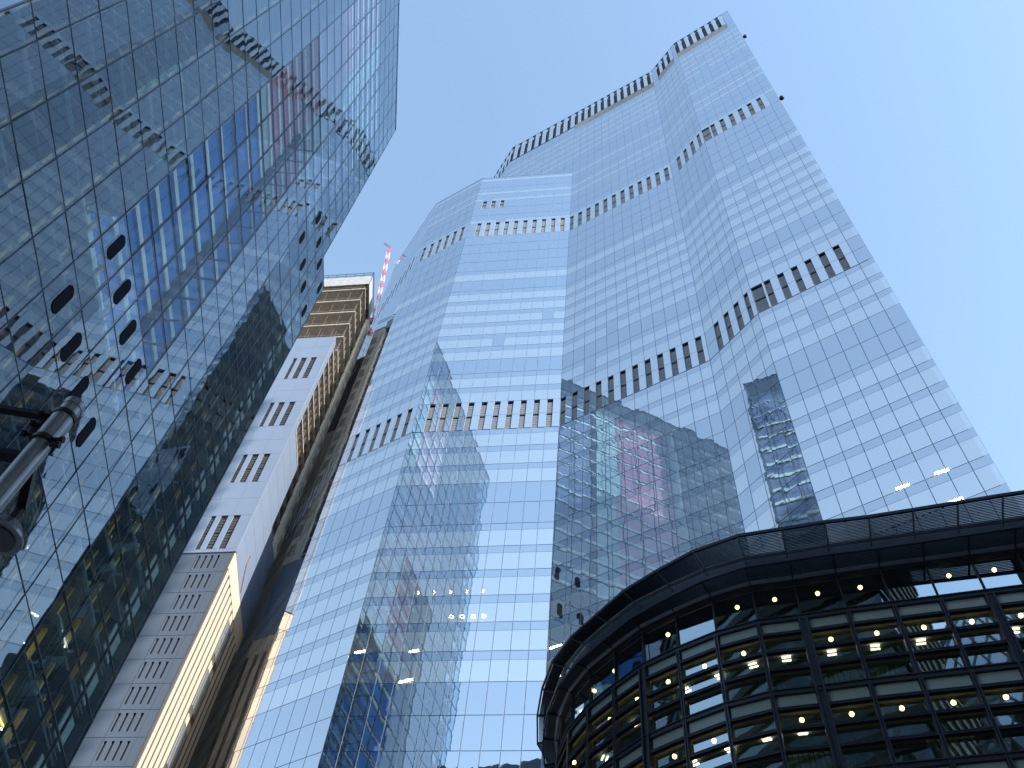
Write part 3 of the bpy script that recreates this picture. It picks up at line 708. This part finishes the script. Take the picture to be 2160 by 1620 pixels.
def canopy(z, o0, k, ns, nm):
    out = lambda i: reach[i]*k
    mb = MB(); vring(mb, lambda i: out(i)-0.05, lambda i: out(i)+0.04, z-0.09, z+0.09, 'curve_metal'); top = mb.build('canopy', curve)
    for j in range(ns):
        f = lambda i, j=j: o0+0.14+(out(i)-o0-0.26)*j/(ns-1)
        mb = MB(); vring(mb, lambda i: f(i)-0.02, lambda i: f(i)+0.02, z-0.03, z+0.015, 'curve_metal'); mb.build(nm, top)
    mb = MB()
    for i in range(N-1):
        a = nodes[i]+nrm[i]*o0; b = nodes[i+1]+nrm[i+1]*o0; mb.tube((a.x, a.y, z-0.02), (b.x, b.y, z-0.02), 0.10, 'curve_tube', 8, cap=False)
    mb.build('canopy_tube', top)
    for i in range(N):
        a = nodes[i]; b = nodes[i]+nrm[i]*out(i); mb = MB(); mb.bar((a.x, a.y, z-0.05), (b.x, b.y, z-0.03), 0.06, 0.14, 'curve_tube' if z > 35 else 'curve_metal'); mb.build('canopy_bracket', top)
canopy(36.0, 0.34, 1.0, 14, 'canopy_slat'); canopy(34.48, 0.14, 0.68, 10, 'canopy_slat')
# rooms: curtains, globe lamps, fluorescent fittings
rr = random.Random(11)
globe = MB(); globe.ball((0, 0, 0), 0.105, 'globe_light', 20, 12); globe.tube((0, 0, 0.14), (0, 0, 0.3), 0.02, 'curve_metal', 6); gme = globe.mesh('globe_lamp'); gme.polygons.foreach_set('use_smooth', [True]*len(gme.polygons))
for i, fc in enumerate(fac):
    for k in range(-1, 5):
        zt = (ZC-FL*k) if k >= 0 else 35.6
        vis = px(fc.p(1, -0.5, zt-1))
        if vis is None or not (-100 < vis[0] < 2300 and vis[1] < 1800): continue
        if rr.random() < 0.9:
            o = bpy.data.objects.new('globe_lamp', gme); sc.collection.objects.link(o); o.parent = curve; o.matrix_parent_inverse = PINV[curve.name]
            q = fc.p(fc.len*0.5, -0.45 if k >= 0 else -0.8, zt-1.02 if k >= 0 else 34.15); o.location = q
        if k >= 0 and rr.random() < 0.75:
            mb = MB()
            for j in range(2): fc.box(mb, fc.len*0.5-0.2, fc.len*0.5+0.2, -1.95-0.22*j, -1.87-0.22*j, zt-0.40, zt-0.36, 'tube_light')
            mb.build('fluorescent_fitting', curve)
        mb = MB(); zb = zt-FL+0.1 if k >= 0 else ZC+0.2; top = zt-0.35 if k >= 0 else 35.9
        dp = -3.2-rr.random()*1.5; nfold = 9
        if rr.random() < 0.8:
            for j in range(nfold):
                u0 = fc.len*j/nfold; fc.box(mb, u0, u0+fc.len/nfold*0.8, dp-0.1-0.08*(j % 2), dp-0.08*(j % 2), zb, top, 'curtain')
            mb.build('curtain', curve)

# ------------------------------------------------------------------ buildings behind the street that the glass mirrors, plus an added shading block
blk = thing('banded_office_block', 'dark office block with horizontal bands seen mirrored in the low glass facets', 'office block', (-33, -58, G))
bp = [(-72, -40), (-72, -76), (4.5, -76), (4.5, -40)]
mb = MB(); mb.prism([(q[0]*0.995, q[1]*1.0-0.3 if q[1] > -50 else q[1]+0.3) for q in bp], G, 152, 'block_glass'); mb.build('glazed_body', blk)
for j in range(38):
    mb = MB(); z0 = 1.0+4.0*j; c = [(-72.2, -39.8), (-72.2, -76.2), (4.7, -76.2), (4.7, -39.8)]; mb.prism(c, z0, z0+1.3, 'block_band'); mb.build('floor_band', blk)
mb = MB(); mb.prism([(-72.2, -39.8), (-72.2, -76.2), (4.7, -76.2), (4.7, -39.8)], 152, 156.5, 'block_band'); mb.build('parapet', blk)
shade_blk = thing('added_shade_block', 'added unseen dark banded block shading the street beside the curved building', 'office block', (48, -28, G))  # added out of view to keep the sun off the street and lift tower
mb = MB(); mb.prism([(22.3, -4.3), (22.3, -63.7), (61.7, -63.7), (61.7, -4.3)], G, 206, 'block_glass'); mb.build('glazed_body', shade_blk)
for j in range(51):
    mb = MB(); z0 = 1.0+4.0*j; mb.prism([(22, -4), (22, -64), (62, -64), (62, -4)], z0, z0+1.3, 'block_band'); mb.build('floor_band', shade_blk)
mb = MB(); mb.prism([(22, -4), (22, -64), (62, -64), (62, -4)], 206, 210, 'block_band'); mb.build('parapet', shade_blk)
gk = thing('lattice_tower', 'rounded glass tower with diagonal lattice seen mirrored in the curved building', 'skyscraper', (9, -100, G))
GX, GY, GH = 9.0, -104.0, 150.0
def gr(z):
    t = z/GH; return 25*math.sqrt(max(0.0, 1-((t-0.38)/0.625)**2)) if t > 0.38 else 25*(0.86+0.14*math.sin(t/0.38*math.pi/2))
nz, na = 36, 36; mb = MB(); lat = MB()
def gp(i, j, ex=0.0):
    zz = GH*i/nz; r_ = gr(zz)+ex; a = 2*math.pi*(j+0.5*(i % 2))/na; return Vector((GX+r_*math.cos(a), GY+r_*math.sin(a), zz+G))
for i in range(nz):
    for j in range(na):
        j2 = j+1; dk = 'gherkin_dark' if ((j*2+i) // 6) % 3 == 0 else 'gherkin_blue'
        if i % 2 == 0: t1 = [gp(i, j), gp(i, j2), gp(i+1, j)]; t2 = [gp(i, j2), gp(i+1, j2), gp(i+1, j)]
        else: t1 = [gp(i, j), gp(i, j2), gp(i+1, j2)]; t2 = [gp(i, j), gp(i+1, j2), gp(i+1, j)]
        mb.poly(t1, dk); mb.poly(t2, dk)
        if gr(GH*i/nz) > 2:
            q = gp(i, j, 0.1)
            for e in ((gp(i+1, j, 0.1), gp(i+1, j-1, 0.1)) if i % 2 == 0 else (gp(i+1, j, 0.1), gp(i+1, j+1, 0.1))): lat.bar(q, e, 0.34, 0.3, 'lattice_steel')
mb.build('glass_skin', gk, kind='stuff'); lat.build('lattice', gk, kind='stuff')

# ------------------------------------------------------------------ lamp column close by
lamp = thing('lamp_column', 'grey steel lamp column with clamped arms and a round floodlight', 'street lamp', (-4.05, 5.47, G))
PX, PY, PT = -4.05, 5.47, 7.35
mb = MB(); mb.tube((PX, PY, G), (PX, PY, PT-0.02), 0.092, 'lamp_grey', 28); mb.tube((PX, PY, G), (PX, PY, 0.2), 0.15, 'lamp_grey', 28); mb.build('column', lamp, smooth=False)
mb = MB(); mb.tube((PX, PY, PT-0.06), (PX, PY, PT+0.02), 0.098, 'lamp_grey', 28); mb.build('cap', lamp)
zc = 6.93
mb = MB(); mb.tube((PX, PY, zc-0.20), (PX, PY, zc+0.20), 0.104, 'lamp_grey', 28); clamp = mb.build('clamp', lamp)
for q in (zc-0.22, zc+0.18):
    mb = MB(); mb.tube((PX, PY, q), (PX, PY, q+0.05), 0.115, 'lamp_black', 28); mb.build('clamp_band', clamp)
for sx, dz in ((-1, -0.16), (-1, 0.0), (-1, 0.16), (1, -0.26), (1, -0.18)):
    mb = MB(); mb.tube((PX+sx*0.10, PY-0.05, zc+dz), (PX+sx*0.19, PY-0.06, zc+dz), 0.022, 'lamp_black', 8); mb.tube((PX+sx*0.16, PY-0.06, zc+dz), (PX+sx*0.19, PY-0.06, zc+dz), 0.035, 'lamp_black', 6); mb.build('bolt', clamp)
mb = MB(); mb.bar((PX-0.14, PY, zc-0.12), (PX-0.14, PY, zc+0.22), 0.10, 0.05, 'lamp_black'); mb.bar((PX-0.16, PY, zc+0.2), (PX-1.6, PY-0.05, zc+0.2), 0.07, 0.05, 'lamp_black'); mb.build('arm', lamp)
mb = MB(); mb.bar((PX-0.02, PY+0.15, zc-0.25), (PX-1.6, PY+0.1, zc-0.25), 0.10, 0.07, 'lamp_black'); mb.build('arm', lamp)
lc = Vector((-0.690*6.1, 0.99*6.1, 6.12))
mb = MB(); mb.tube(lc+Vector((0, 0, 0.0)), lc+Vector((0, 0, 0.13)), 0.205, 'lamp_black', 32, r2=0.13); flood = mb.build('floodlight', lamp)
mb = MB(); mb.tube(lc+Vector((0, 0, -0.03)), lc+Vector((0, 0, 0.0)), 0.21, 'lamp_grey', 32, r2=0.21)
mb.build('rim', flood)
mb = MB(); mb.tube(lc+Vector((0, 0, -0.05)), lc+Vector((0, 0, -0.03)), 0.15, 'lamp_lens', 32); mb.build('lens', flood)
mb = MB(); mb.bar(lc+Vector((0, 0, 0.1)), lc+Vector((0, 0, 0.42)), 0.06, 0.06, 'lamp_black'); mb.bar(lc+Vector((0, 0, 0.4)), (PX-0.02, PY+0.08, 6.57), 0.08, 0.08, 'lamp_black'); mb.build('floodlight_bracket', lamp)

# ------------------------------------------------------------------ lift everything so that the ground is z = 0
for o in list(sc.objects):
    if o.parent is None: o.location.z += EYE
